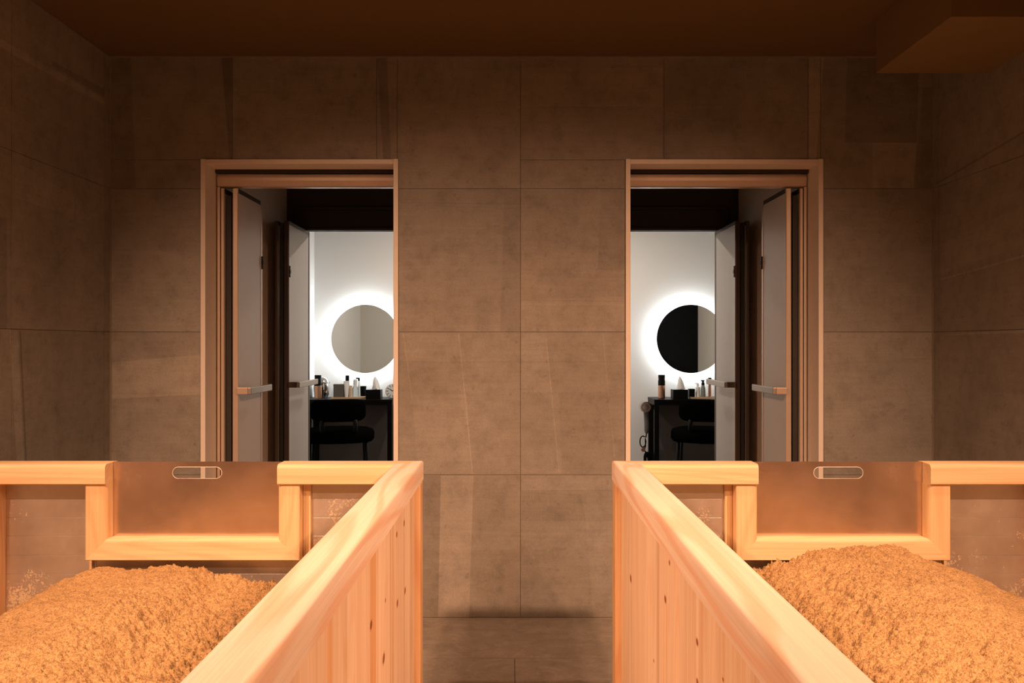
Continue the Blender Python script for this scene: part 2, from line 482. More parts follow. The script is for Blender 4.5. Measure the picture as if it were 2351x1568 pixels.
# ------------------------------------------------------------------ booth between the doors, and the powder room
Y2, Y2B, YV = 4.60, 4.72, 6.92
AX = 1.325; PXL, PXR, PC = -1.75, 2.13, 2.36
def slab(name, mat, label, *boxes, cat='wall'):
    mb = MB()
    for b in boxes: mb.box(*b)
    return tag(mb.build(name, mat), label, cat, kind='structure')
slab('wall_booth_left', M['ante'], 'brown side wall of the passage behind the left doorway', (-AX - .1, -AX, D + WT, Y2, 0, 2.36))
slab('wall_booth_right', M['ante'], 'brown side wall of the passage behind the right doorway', (AX, AX + .1, D + WT, Y2, 0, 2.36))
slab('wall_booth_center', M['ante'], 'brown partition between the two door passages', (-.16, .16, D + WT, Y2, 0, 2.36))
slab('ceiling_booth', M['dark'], 'dark ceiling over the two door passages', (-AX - .1, AX + .1, D + WT, Y2, 2.30, 2.36), cat='ceiling')
slab('floor_booth', M['powder_floor'], 'dark floor running through the doorways to the powder room', (PXL - .1, PXR + .1, D + WT, YV + .1, -.12, 0), cat='floor')
OX0, OX1, OT = 1.272, .45, 1.95       # far doorways
slab('wall_partition', M['dark'], 'dark brown partition around the far doorways', (PXL - .1, -OX0, Y2, Y2 + .06, 0, 2.36), (-OX1, OX1, Y2, Y2 + .06, 0, 2.36), (OX0, PXR + .1, Y2, Y2 + .06, 0, 2.36),
     (-OX0, -OX1, Y2, Y2 + .06, OT, 2.36), (OX1, OX0, Y2, Y2 + .06, OT, 2.36))
slab('wall_partition_lining', M['beige_wall'], 'beige powder-room side of the partition around the far doorways', (PXL, -OX0, Y2 + .06, Y2B, 0, PC), (-OX1, OX1, Y2 + .06, Y2B, 0, PC), (OX0, 1.42, Y2 + .06, Y2B, 0, PC),
     (-OX0, -OX1, Y2 + .06, Y2B, OT, PC), (OX1, OX0, Y2 + .06, Y2B, OT, PC), (1.42, PXR, Y2 + .06, Y2B, 2.05, PC))
mb = MB(); mb.box(1.42, PXR, Y2 + .061, Y2B - .01, 0, 2.05)  # added panel, gives the right mirror something black to reflect
d5 = tag(mb.build('reflected_panel', M['black']), 'added black panel reflected in the right round mirror', 'door', kind='structure')
slab('wall_powder', M['powder_wall'], 'white powder room wall behind the glowing mirrors', (PXL - .1, PXR + .1, YV, YV + .1, 0, PC))
slab('wall_powder_left', M['powder_wall'], 'pale side wall of the powder room beside the left mirror', (PXL - .1, PXL, Y2B, YV, 0, PC))
slab('wall_powder_right', M['beige_wall'], 'pale side wall of the powder room beside the right mirror', (PXR, PXR + .1, Y2B, YV, 0, PC))
slab('ceiling_powder', M['powder_wall'], 'white ceiling of the powder room', (PXL - .1, PXR + .1, Y2 + .06, YV + .1, PC, PC + .1), cat='ceiling')

# ------------------------------------------------------------------ folding door units (built for the left, mirrored for the right)
MIRX = -.003
def sx(s, x): return x if s < 0 else 2 * MIRX - x
def leaf(root, s, xa, xb, y0, y1, ztop, handle=False, latch=None, mat='alu_bar'):
    """one folded leaf lying in the depth direction; xb is the side that faces the opening"""
    m = MB(); fw = .022
    m.box(sx(s, xa), sx(s, xb), y0, y0 + .012, .012, ztop)
    m.box(sx(s, xa), sx(s, xb), y1 - .026, y1, .012, ztop)
    f = m.build('leaf', M[mat], root, bevel=.004)
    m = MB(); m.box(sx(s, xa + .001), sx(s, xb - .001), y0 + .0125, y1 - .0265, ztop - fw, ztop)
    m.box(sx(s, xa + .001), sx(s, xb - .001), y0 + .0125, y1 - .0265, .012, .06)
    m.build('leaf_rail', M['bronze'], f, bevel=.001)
    m = MB(); m.box(sx(s, xa + .002), sx(s, xb - .002), y0 + .0125, y1 - .0265, .06, ztop - fw)
    m.build('panel', M['pane'], f)['label'] = 'frosted grey panel'
    if latch is not None:
        m = MB(); m.lathe([(.0, 0), (.010, 0), (.010, .008), (.0, .008)], (sx(s, xb) - (0 if s < 0 else .008), latch, 1.53), 14, 'x')
        m.box(sx(s, xb), sx(s, xb + .006), latch - .007, latch + .007, 1.50, 1.56)
        m.build('latch', M['seal'], f)
    if handle:
        hz, hx = .943 if y0 < 4 else .929, xb + .055
        m = MB()
        m.box(sx(s, hx - .008), sx(s, hx + .008), y0 - .02, y1 - .055, hz - .015, hz + .015)
        m.build('handle', M['handle'], f, bevel=.003)['label'] = 'satin metal grab handle'
        m = MB()
        m.box(sx(s, xb), sx(s, hx - .008), y0 - .016, y0 + .020, hz - .015, hz + .015)
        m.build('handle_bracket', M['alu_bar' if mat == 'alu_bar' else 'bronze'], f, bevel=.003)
    return f
def front_door(s, name, label):
    root = empty(name, (sx(s, -.89), D, 0)); tag(root, label, 'door', kind='structure')
    yf = D - .008; xo, xi, zt = -1.3045, -.4785, 1.918
    w = .020
    m = MB(); m.box(sx(s, xo), sx(s, xo + w), yf, 3.405, 0, zt + .002); m.build('jamb', M['alu'], root, bevel=.002)
    m = MB(); m.box(sx(s, xi - w), sx(s, xi), yf, 3.405, 0, zt + .002); m.build('jamb', M['alu'], root, bevel=.002)
    m = MB(); m.box(sx(s, xo + w), sx(s, xi - w), yf, 3.381, zt - w, zt); m.build('head_casing', M['alu'], root, bevel=.002)
    m = MB(); m.box(sx(s, xo + w), sx(s, xi - w), 3.384, 3.405, 1.884, 1.90); m.build('track_recess', M['dark'], root)
    # bulged track bar
    prof = [(3.404, 1.826), (3.396, 1.830), (3.393, 1.842), (3.390, 1.852), (3.3915, 1.866), (3.396, 1.880), (3.404, 1.883), (3.435, 1.883), (3.435, 1.826)]
    m = MB(); m.loft([[(sx(s, xo + w + .006), y, z) for y, z in prof], [(sx(s, xi - w), y, z) for y, z in prof]])
    m.build('track_bar', M['alu_bar'], root)['label'] = 'bronze folding door track bar'
    m = MB(); m.box(sx(s, xo + w + .004), sx(s, xo + w + .018), 3.393, 3.43, .0, 1.826); m.build('jamb_stop', M['alu_bar'], root, bevel=.002)
    leaf(root, s, -1.262, -1.247, 3.388, 3.722, 1.82)
    leaf(root, s, -1.211, -1.187, 3.388, 3.722, 1.82, True, 3.714)
    m = MB(); m.box(sx(s, -1.240), sx(s, -1.220), 3.40, 3.412, .02, 1.79); m.build('fold_seal', M['seal'], root)
    return root
def rear_door(s, name, label):
    root = empty(name, (sx(s, -.86), Y2, 0)); tag(root, label, 'door', kind='structure')
    m = MB(); m.box(sx(s, -OX0), sx(s, -OX0 + .02), Y2 - .012, Y2B, 0, OT); m.build('jamb', M['dark'], root, bevel=.002)
    m = MB(); m.box(sx(s, -OX1 - .02), sx(s, -OX1), Y2 - .012, Y2B, 0, OT); m.build('jamb', M['dark'], root, bevel=.002)
    m = MB(); m.box(sx(s, -OX0 + .02), sx(s, -OX1 - .02), Y2 - .012, Y2B, 1.935, OT); m.build('head_casing', M['dark'], root, bevel=.002)
    m = MB(); m.box(sx(s, -OX0 + .02), sx(s, -OX1 - .02), Y2 + .004, Y2 + .06, 1.812, 1.932)
    m.box(sx(s, -OX0 + .02), sx(s, -OX1 - .02), Y2 - .006, Y2 + .004, 1.812, 1.828)
    m.build('track_bar', M['dark'], root, bevel=.002)
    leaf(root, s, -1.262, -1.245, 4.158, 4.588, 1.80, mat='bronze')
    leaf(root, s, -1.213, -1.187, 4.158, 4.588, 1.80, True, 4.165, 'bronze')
    m = MB(); m.box(sx(s, -1.238), sx(s, -1.219), 4.17, 4.182, .02, 1.79); m.build('fold_seal', M['seal'], root)
    return root
front_door(-1, 'door_1', 'left near folding door folded open in its bronze frame')
front_door(1, 'door_2', 'right near folding door folded open in its bronze frame')
rear_door(-1, 'door_3', 'left far folding door standing open before the powder room')
rear_door(1, 'door_4', 'right far folding door standing open before the powder room')

# ------------------------------------------------------------------ wooden bran tubs
YFAR, YNEAR = 2.418, .26
RW, RH, RT = .082, .061, .787
W_IN = 1.259; W_OUT = W_IN + RW
def rail_prof(w=RW, h=RH, r=.013, r2=.009):
    """cross-section (u from the outer side, z below the top) with rounded shoulders"""
    p = [(0, -h + .003), (.003, -h), (w - .003, -h), (w, -h + .003)]
    for k in range(5):
        a = PI / 2 * k / 4; p.append((w - r + r * math.cos(a), -r + r * math.sin(a)))
    for k in range(5):
        a = PI / 2 + PI / 2 * k / 4; p.append((r2 + r2 * math.cos(a), -r2 + r2 * math.sin(a)))
    return p
def tub(s, ox, label, knots, ptint):
    U = lambda u: s * (ox + u)
    root = empty('bran_tub', (U(W_OUT / 2), (YFAR + YNEAR) / 2, 0))
    tag(root, label, 'tub')
    rp = rail_prof(); rl = rail_prof(r=.007, r2=.008)
    # long rails (mitred at both ends)
    for side in (0, 1):
        rings = []
        for y, k in ((YNEAR, 1), (YFAR, -1)):
            rings.append([(U(u if side == 0 else W_OUT - u), y + k * u, RT + z) for u, z in rl])
        m = MB(); m.loft(rings); auto_smooth(m.build('long_rail', M['rail_y'], root), 30)
    # end rails: near one whole, far one in two lengths beside the gate
    def end_rail(u0, u1, m0, m1, far=True, name='end_rail'):
        rings = []
        for u, k in ((u0, m0), (u1, m1)):
            rings.append([(U(u + k * d), (YFAR - d) if far else (YNEAR + d), RT + z) for d, z in rp])
        m = MB(); m.loft(rings); auto_smooth(m.build(name, M['rail_x'], root, bevel=0), 30)
    end_rail(.0, .427, 1, 0)
    end_rail(.940, W_OUT, 0, -1)
    end_rail(0, W_OUT, 1, -1, False)
    # corner posts, standing a little proud of the planks
    for u0, u1 in ((.0015, .066), (W_OUT - .066, W_OUT - .0015)):
        for y0, y1 in ((YFAR - .068, YFAR - .001), (YNEAR + .001, YNEAR + .068)):
            m = MB(); m.box(U(u0), U(u1), y0, y1, 0, RT - RH)
            m.build('corner_post', M['corner'], root, bevel=.004)
    # gate frame: two posts mitred into a sill
    gy0, gy1 = YFAR - .073, YFAR - .006
    gp = lambda: [(0, 0), (.014, 0.0)]
    def mitre_bar(pts_a, pts_b, name, mat):
        m = MB(); m.loft([pts_a, pts_b]); auto_smooth(m.build(name, mat, root), 30)
    zb = .498; sw = .065; rr = .014
    def sect():     # (w from the outer edge to the opening, y)
        p = [(0.002, gy0), (sw - rr, gy0)]
        for k in range(1, 5):
            a = PI / 2 * k / 4; p.append((sw - rr + rr * math.sin(a), gy0 + rr - rr * math.cos(a)))
        p += [(sw, gy1), (0.0, gy1), (0.0, gy0 + .002)]
        return p
    S = sect()
    ua, ub = .363, 1.004
    mitre_bar([(U(ua + w), y, zb + w) for w, y in S], [(U(ua + w), y, RT - RH) for w, y in S], 'gate_post', M['post_z'])
    mitre_bar([(U(ub - w), y, zb + w) for w, y in S], [(U(ub - w), y, RT - RH) for w, y in S], 'gate_post', M['post_z'])
    mitre_bar([(U(ua + w), y, zb + w) for w, y in S], [(U(ub - w), y, zb + w) for w, y in S], 'gate_sill', M['rail_x'])
    # recessed battens beside the posts
    for u0, u1 in ((.340, .362), (1.005, 1.013)):
        m = MB(); m.box(U(u0), U(u1), YFAR - .034, YFAR - .018, .05, RT - RH); m.build('batten', M['post_z'], root, bevel=.001)
    # steel lining of the far end: bent sheets with horizontal seams
    zz = [.02, .096, .154, .212, .270, .328, .386, .443, .500, .559, .615, .672, .7265]
    for u0, u1, top in ((.0665, .3395, 99), (1.0135, W_OUT - .0665, 99), (.363, 1.004, zb)):
        m = MB()
        for a, b in zip(zz, zz[1:]):
            if a >= top - .01: break
            m.box(U(u0), U(u1), YFAR - .020, YFAR - .010, a + .0002, min(b, top) - .0002)
        m.build('steel_lining', M['lining'], root, bevel=.0005)
    # outside boards of the far end
    m = MB()
    for u0, u1, top in ((.0665, .362, RT - RH), (.363, 1.004, zb), (1.005, W_OUT - .0665, RT - RH)):
        n = max(1, round((u1 - u0) / .1))
        for i in range(n):
            m.box(U(u0 + (u1 - u0) * i / n + .0005), U(u0 + (u1 - u0) * (i + 1) / n - .0005), YFAR - .009, YFAR - .003, .0, top)
    m.build('end_boards', M['post_z'], root)
    m = MB(); m.box(U(.0665), U(W_OUT - .0665), YNEAR + .02, YNEAR + .05, 0, RT - RH); m.build('end_boards', M['post_z'], root)
    # side panels of vertical planks
    for side in (0, 1):
        m = MB(); r = random.Random(21 + s + side)
        ya, yb_ = YNEAR + .0685, YFAR - .0695
        nb = 19; st = (yb_ - ya) / nb; tl = []
        for i in range(nb):
            t = r.choice([.96, .98, 1, 1.01, 1.02, 1.03]); g = r.uniform(.96, 1.0)
            tint = (t, t * g, t * g * g)
            # glued strips inside one plank differ slightly in tone
            tl.append((rect(ya + i * st, ya + (i + 1) * st, 0, RT - RH), tint))
        P = []
        if side == 0:
            for i in range(60):
                y = ya + r.random() * (yb_ - ya); w = r.choice([.012, .02, .03]); t = r.choice([.94, .97, 1.02, 1.03])
                P.append((rect(y, y + w, 0, RT), (t, t ** 1.5, t ** 2)))
            for y, w, tn in ptint: P.append((rect(y, y + w, 0, RT), tn))
            for y, z, a, b in knots:
                for f_, tn in ((1.5, (.86, .74, .66)), (1.0, (.42, .27, .2))):
                    P.append(([(y + a * f_ * math.cos(2 * PI * k / 10), z + b * f_ * math.sin(2 * PI * k / 10)) for k in range(10)], tn))
            u0, du = .0195, 1
        else:
            u0, du = W_OUT - .0195, -1
        panel(m, tl, P, lambda y, z: (U(u0), y, z), (s * du, 0, 0), .03, .00025)
        m.build('plank_side', M['plank'], root, recalc=False)
        m = MB(); m.box(U(u0 + du * .031), U(u0 + du * .046), ya, yb_, .02, RT - RH); m.build('side_lining', M['lining'], root)
    m = MB(); m.box(U(.07), U(W_OUT - .07), YNEAR + .07, YFAR - .07, .01, .03); m.build('bottom', M['post_z'], root)
    # ---- the lift-out steel gate is a thing of its own
    return root
def knot_list(X, pts):
    out = []
    for x, y, h in pts:
        Z = X * F / abs(x - CX); out.append((Z, EYE - (y - CY) / F * Z, h * .8 / F * Z, h * .62 / F * Z))
    return out
KL = knot_list(.2945, [(911, 1227, 10), (928, 1201, 11), (930, 1356, 12), (912.5, 1385, 13), (885, 1378, 7), (852, 1435, 16), (881, 1512, 18)])
KR = knot_list(.3255, [(1425, 1214, 10), (1448, 1328, 13), (1537, 1292, 9), (1527.5, 1376, 13), (1600.6, 1474, 13), (1601, 1566, 12), (1501, 1517, 6), (1660, 1560, 7)])
OL, OR = .275, .306
zl = lambda x, X: X * F / abs(x - CX)
tub(-1, OL, 'cypress bran tub in the left half of the photo', KL,
    [(zl(850, .2945), .07, (.92, .72, .52)), (zl(752, .2945), .035, (.94, .78, .62)), (zl(895, .2945), .02, (.93, .8, .7)), (zl(940, .2945), .03, (1.03, .97, .9))])
tub(1, OR, 'cypress bran tub in the right half of the photo', KR,
    [(zl(1440, .3255), .06, (1.0, .95, .88)), (zl(1560, .3255), .05, (1.05, 1.0, .95))])

def gate(s, ox, label):
    U = lambda u: s * (ox + u)
    cu = (.428 + .939) / 2; y0, y1 = YFAR - .0345, YFAR - .0320
    root = empty('steel_gate', (U(cu), (y0 + y1) / 2, .5635)); tag(root, label, 'gate', 'lift-out steel gates of the tubs')
    u0, u1, z0, z1 = .4290, .9380, .5635, .7885
    hc = .684; ha, hb, hz, hr = hc - .0575, hc + .0575, .7545, .0175
    # outline with a stadium slot
    slot = []
    for k in range(13):
        a = -PI / 2 + PI * k / 12; slot.append((hb + hr * math.cos(a), hz + hr * math.sin(a)))
    for k in range(13):
        a = PI / 2 + PI * k / 12; slot.append((ha + hr * math.cos(a), hz + hr * math.sin(a)))
    m = MB(); bm = m.bm
    for y in (y0, y1):
        es = []
        for loop in ([(u0, z0), (u1, z0), (u1, z1), (u0, z1)], slot):
            vs = [bm.verts.new((U(u), y, z)) for u, z in loop]
            es += [bm.edges.new((vs[i], vs[(i + 1) % len(vs)])) for i in range(len(vs))]
        bmesh.ops.triangle_fill(bm, use_beauty=True, edges=es)
    for loop in ([(u0, z0), (u1, z0), (u1, z1), (u0, z1)], slot):
        for i in range(len(loop)):
            p, q = loop[i], loop[(i + 1) % len(loop)]
            m.poly3([(U(p[0]), y0, p[1]), (U(q[0]), y0, q[1]), (U(q[0]), y1, q[1]), (U(p[0]), y1, p[1])])
    bmesh.ops.remove_doubles(bm, verts=bm.verts[:], dist=1e-5)
    m.build('sheet', M['gate'], root)
    m = MB()
    pts = [(U(u), y0 - .0002, z) for u, z in slot]; pts.append(pts[0]); m.tube(pts, .0009, 6); m.build('slot_edge', M['steel_edge'], root, smooth=True)
    return root
gate(-1, OL, 'steel lift-out gate with a hand slot in the left tub end')
gate(1, OR, 'steel lift-out gate with a hand slot in the right tub end')

# ------------------------------------------------------------------ bran heaps
def interp(pts, x):
    if x <= pts[0][0]: return pts[0][1]
    for (a, b), (c, d) in zip(pts, pts[1:]):
        if x <= c:
            t = (x - a) / (c - a); t = t * t * (3 - 2 * t); return b + (d - b) * t
    return pts[-1][1]
def heap(s, ox, prof, yprof, label, seed, ridge):
    U = lambda u: s * (ox + u)
    u0, u1 = .072, W_OUT - .072
    stepu = .0034; nu = int((u1 - u0) / stepu)
    us = [u0 + (u1 - u0) * i / nu for i in range(nu + 1)]
    ys = []; y = YNEAR + .072
    while y < 1.45: ys.append(y); y += .02
    yend = YFAR - .0755
    nfine = int((yend - y) / .0034)
    ys += [y + (yend - y) * i / nfine for i in range(nfine + 1)]
    o_ = Vector((seed * 3.1, seed * 1.7, seed))
    def h(u, y):
        X = U(u)
        b = interp(prof, u) + interp(yprof, y)
        b += ridge(u, y)
        p = Vector((X, y, 0))
        aisle = max(0, min(1, (.92 - u) / .34))
        big = noise.noise(p * 5 + o_) * .018 + noise.noise(p * 13 + o_) * .007 + aisle * (noise.noise(p * 21 + o_) * .011 + noise.noise(p * 45 - o_) * .006)
        clod = noise.noise(p * 40 + o_)
        clod = clod * .0075 + noise.noise(p * 95 + o_) * .0065
        d, _ = noise.voronoi(p * 95 + o_); crumb = max(0, .55 - d[0]) * .015
        d2, _ = noise.voronoi(p * 190 - o_); fine = max(0, .5 - d2[0]) * .012
        k = .30 + .95 * max(0, min(1, (.92 - u) / .34)) * (.65 + .7 * max(0, min(1, .5 + 1.1 * noise.noise(p * 4.2 - o_)))) + .25 * max(0, noise.noise(p * 6 + o_))
        return b + big + (clod + crumb + fine) * k
    m = MB(); bm = m.bm
    V = [[bm.verts.new((U(u), y, h(u, y))) for u in us] for y in ys]
    for a, b in zip(V, V[1:]):
        for i in range(nu): m.face([a[i], a[i + 1], b[i + 1], b[i]])
    edge = V[0] + [r[-1] for r in V[1:]] + V[-1][-2::-1] + [r[0] for r in V[-2:0:-1]]
    low = [bm.verts.new((v.co.x, v.co.y, .034)) for v in edge]
    for i in range(len(edge)):
        j = (i + 1) % len(edge); m.face([edge[i], edge[j], low[j], low[i]])
    o = m.build('rice_bran', M['bran'], None, shift=(U(W_OUT / 2), (YFAR + YNEAR) / 2, .034))
    for p in o.data.polygons: p.use_smooth = True
    return tag(o, label, 'bran', kind='stuff')
gauss = lambda x, c, w: math.exp(-((x - c) / w) ** 2)
heap(-1, OL, [(.07, .37), (.40, .415), (.47, .425), (.58, .440), (.66, .472), (.74, .480), (.96, .482), (1.03, .455), (1.17, .345), (1.27, .30)],
     [(.3, -.05), (1.2, -.03), (1.7, -.02), (2.1, -.005), (2.34, 0.0)], 'heap of orange-tan rice bran in the left tub', 1.0,
     lambda u, y: .028 * gauss(u - (.62 + (2.3 - y) * .25), 0, .09) * gauss(y, 1.85, .35) - .035 * gauss(u, .38, .16) * gauss(y, 1.8, .35))
heap(1, OR, [(.07, .39), (.20, .42), (.40, .468), (.50, .505), (.60, .540), (.80, .545), (.90, .515), (1.00, .480), (1.13, .42), (1.27, .37)],
     [(.3, -.06), (1.2, -.04), (1.7, -.02), (2.05, .0), (2.28, 0.005), (2.34, -.012)], 'heap of orange-tan rice bran in the right tub', 2.0,
     lambda u, y: .012 * gauss(u, .56, .07) * gauss(y, 2.24, .08) - .03 * gauss(u, .36, .2) * gauss(y, 1.75, .35))

# ------------------------------------------------------------------ powder room furniture
TZ = .678; TY0, TY1 = 6.59, 6.91
def table(x0, x1, label):
    root = empty('vanity_table', ((x0 + x1) / 2, (TY0 + TY1) / 2, 0)); tag(root, label, 'table')
    m = MB(); m.box(x0, x1, TY0, TY1, TZ - .022, TZ); m.build('tabletop', M['black'], root, bevel=.002)
    m = MB(); m.box(x0 + .004, x1 - .004, TY0 + .004, TY0 + .022, TZ - .05, TZ - .022)
    m.box(x0 + .004, x0 + .022, TY0 + .022, TY1 - .004, TZ - .05, TZ - .022); m.box(x1 - .022, x1 - .004, TY0 + .022, TY1 - .004, TZ - .05, TZ - .022)
    m.build('apron', M['black'], root)
    m = MB(); m.box(x0 + .044, x1 - .044, TY1 - .03, TY1 - .012, .03, TZ - .052); m.build('shade_panel', M['umber'], root)  # dark board added to stand for the shade below the tabletop
    for a in (x0 + .002, x1 - .042):
        for b in (TY0 + .002, TY1 - .042):
            m = MB(); m.box(a, a + .04, b, b + .04, 0, TZ - .022); m.build('leg', M['black'], root, bevel=.002)
    return root
table(-1.742, -1.012, 'narrow black vanity table under the left round mirror')
table(1.19, 1.92, 'narrow black vanity table under the right round mirror')
def mirror(x, label):
    z, r = 1.189, .30
    root = empty('round_mirror', (x, YV, z)); tag(root, label, 'mirror')
    m = MB(); m.lathe([(0, 6.866), (r, 6.866), (r, 6.871), (0, 6.871)], (x, 0, z), 96, 'y'); auto_smooth(m.build('glass', M['mirror'], root))
    m = MB(); m.lathe([(0, 6.872), (r - .045, 6.872), (r - .045, 6.9195), (0, 6.9195)], (x, 0, z), 64, 'y'); auto_smooth(m.build('back_box', M['white'], root))
    m = MB()
    rings = []
    for rr, y in ((r - .043, 6.880), (r - .032, 6.880), (r - .032, 6.898), (r - .043, 6.898)):
        rings.append([(x + rr * math.cos(2 * PI * k / 72), y, z + rr * math.sin(2 * PI * k / 72)) for k in range(72)])
    rings.append(rings[0]); m.loft(rings, cap=False)
    m.build('light_ring', M['led'], root)['label'] = 'glowing white led ring behind the glass'
    return root
mirror(-1.29, 'round backlit mirror seen through the left doorway, reflecting beige')
mirror(1.561, 'round backlit mirror seen through the right doorway, half reflecting black')

def make_chair():
    root = empty('vanity_chair', (0, 0, 0))
    m = MB(); rings = []; n = 40
    for sc_, z in ((.80, .395), (.95, .400), (1.0, .42), (1.0, .462), (.97, .480), (.85, .492), (.5, .498), (.02, .499)):
        ring = []
        for k in range(n):
            a = 2 * PI * k / n; c, d = math.cos(a), math.sin(a)
            ring.append((.272 * sc_ * math.copysign(abs(c) ** .8, c), .24 * sc_ * math.copysign(abs(d) ** .8, d), z))
        rings.append(ring)
    m.loft(rings); m.build('seat', M['blackfab'], root, smooth=True, local=True)
    m = MB(); rings = []; N = 28
    for i in range(N + 1):
        t = -1 + 2 * i / N; a = t * .86
        R = .265; cx_, cy_ = R * math.sin(a), -.235 + (R - R * math.cos(a)) * .75
        e = (1 - abs(t) ** 7) ** .5 if abs(t) < 1 else 0.0
        hh = max(.004, .084 * e); tt = max(.003, .026 * (1 - abs(t) ** 10) ** .5)
        nx, ny = math.sin(a), -math.cos(a)
        ring = []
        for k in range(20):
            b = 2 * PI * k / 20; c, d = math.cos(b), math.sin(b)
            p = tt * math.copysign(abs(c) ** .6, c); q = hh * math.copysign(abs(d) ** .45, d)
            ring.append((cx_ + nx * p, cy_ + ny * p, .648 + q))
        rings.append(ring)
    m.loft(rings); m.build('backrest', M['blackfab'], root, smooth=True, local=True)
    for sx_ in (-.115, .125):
        m = MB(); m.tube([(sx_, -.225, .58), (sx_ * 1.02, -.21, .50), (sx_, -.17, .44)], .018, 10); m.build('back_support', M['black'], root, smooth=True, local=True)
    for a, b in ((-.215, -.13), (.215, -.13), (-.20, .17), (.20, .17)):
        m = MB(); m.tube([(a * .97, b * .97, .43), (a, b, .2), (a * 1.05, b * 1.05, 0)], [.014, .012, .011], 12); m.build('leg', M['black'], root, smooth=True, local=True)
    return root
def copy_tree(o, parent=None):
    c = o.copy(); COL.objects.link(c); c.parent = parent
    for ch in list(o.children): copy_tree(ch, c)
    return c
ch = make_chair(); ch.location = (-1.345, 6.06, 0); ch.rotation_euler.z = .20
tag(ch, 'black upholstered chair before the left vanity table', 'chair', 'chairs at the vanity tables')
c2 = copy_tree(ch); c2.location = (1.50, 6.06, 0); c2.rotation_euler.z = -.25
tag(c2, 'black upholstered chair before the right vanity table', 'chair', 'chairs at the vanity tables')

# ---- things on the tables
def prop(name, loc, label, cat, parts, group=None, rz=0.0):
    """parts: list of (part name, builder(mb), material, smooth)"""
    if len(parts) == 1:
        m = MB(); parts[0][1](m); o = m.build(name, parts[0][2]); auto_smooth(o); o.location = loc; o.rotation_euler.z = rz
    else:
        o = empty(name, loc, rz)
        for pn, fn, mt in parts:
            m = MB(); fn(m); auto_smooth(m.build(pn, mt, o, local=True))
    return tag(o, label, cat, group)
cyl = lambda r, z0, z1, c=.003: (lambda m: m.lathe([(0, z0), (r - c, z0), (r, z0 + c), (r, z1 - c), (r - c, z1), (0, z1)]))
def at(x, y): return ((x - CX) / F * y, y)
# left table
def cup(x, y, label):
    return prop('vacuum_flask', (*at(x, y), TZ), label, 'flask', [('body', cyl(.031, 0, .112), M['copper']),
        ('cap', lambda m: m.lathe([(0, .112), (.030, .112), (.030, .150), (.027, .158), (.029, .198), (.026, .201), (0, .201)]), M['black'])], 'copper flasks with black caps')
cup(730, 6.68, 'copper flask with black cap at the left end of the left table')
cup(1519, 6.73, 'copper flask with black cap on the right table')
prop('chrome_pot', (*at(739, 6.80), TZ), 'shiny egg-shaped chrome pot behind the copper flask on the left table', 'pot',
     [('body', lambda m: m.lathe([(0, 0), (.045, 0), (.062, .03), (.071, .07), (.072, .10), (.068, .128)], seg=36), M['chrome']),
      ('lid', lambda m: m.lathe([(.068, .132), (.060, .155), (.040, .178), (.018, .188), (0, .19)], seg=36), M['chrome']),
      ('rim', lambda m: m.lathe([(.066, .127), (.0695, .128), (.0695, .133), (.066, .134)], seg=36), M['seal'])])
def tray(x0, x1, y, label):
    a, b = (x0 - CX) / F * y, (x1 - CX) / F * y
    def f(m):
        m.box(-(b - a) / 2, (b - a) / 2, -.06, .06, 0, .008)
        m.box(-(b - a) / 2, (b - a) / 2, -.06, -.054, .008, .015); m.box(-(b - a) / 2, (b - a) / 2, .054, .06, .008, .015)
        m.box(-(b - a) / 2, -(b - a) / 2 + .006, -.054, .054, .008, .015); m.box((b - a) / 2 - .006, (b - a) / 2, -.054, .054, .008, .015)
    return prop('wooden_tray', ((a + b) / 2, y, TZ), label, 'tray', [('tray', f, M['trayw'])], 'wooden trays of toiletries')
tray(764, 841, 6.715, 'thin wooden tray of toiletries on the left table')
tray(1582, 1662, 6.73, 'thin wooden tray of toiletries on the right table')
T2 = TZ + .008
prop('canister', (*at(778.5, 6.70), T2), 'square dark grey canister at the left of the left tray', 'canister',
     [('body', lambda m: m.box(-.042, .042, -.03, .03, 0, .100), M['grey']), ('lid', lambda m: m.box(-.043, .043, -.031, .031, .100, .116), M['grey'])])
prop('tall_bottle', (*at(797.5, 6.745), T2), 'tall dark bottle behind the white tube on the left tray', 'bottle',
     [('body', cyl(.0165, 0, .135), M['grey']), ('cap', cyl(.0155, .135, .188), M['black'])])
def tubef(m):
    rings = []
    for z, w, d in ((0, .014, .014), (.022, .014, .014), (.024, .0165, .0155), (.07, .020, .013), (.11, .0225, .007), (.136, .024, .0025), (.143, .024, .0022)):
        rings.append([(w * math.cos(2 * PI * k / 20), d * math.sin(2 * PI * k / 20), z) for k in range(20)])
    m.loft(rings)
prop('cream_tube', (*at(795.5, 6.685), T2), 'white squeeze tube standing on its cap on the left tray', 'tube', [('tube', tubef, M['white'])])
prop('lotion_bottle', (*at(805.5, 6.69), T2), 'short beige bottle beside the white tube on the left tray', 'bottle',
     [('body', cyl(.017, 0, .088), M['beige']), ('cap', cyl(.012, .088, .103), M['beige'])])
prop('clear_bottle', (*at(815.5, 6.70), T2), 'clear bottle with white pump cap on the left tray', 'bottle',
     [('body', lambda m: m.lathe([(0, 0), (.021, 0), (.022, .004), (.022, .085), (.012, .100), (.010, .108), (0, .108)]), M['clear']),
      ('cap', lambda m: m.lathe([(0, .108), (.015, .108), (.015, .150), (.010, .156), (0, .156)]), M['white'])])
prop('mist_bottle', (*at(824, 6.69), T2), 'slim spray bottle at the right of the left tray', 'bottle',
     [('body', cyl(.0095, 0, .145), M['clear']), ('nozzle', lambda m: (m.lathe([(0, .145), (.008, .145), (.007, .165), (0, .165)]), m.box(-.024, .006, -.005, .005, .160, .171)), M['black'])])
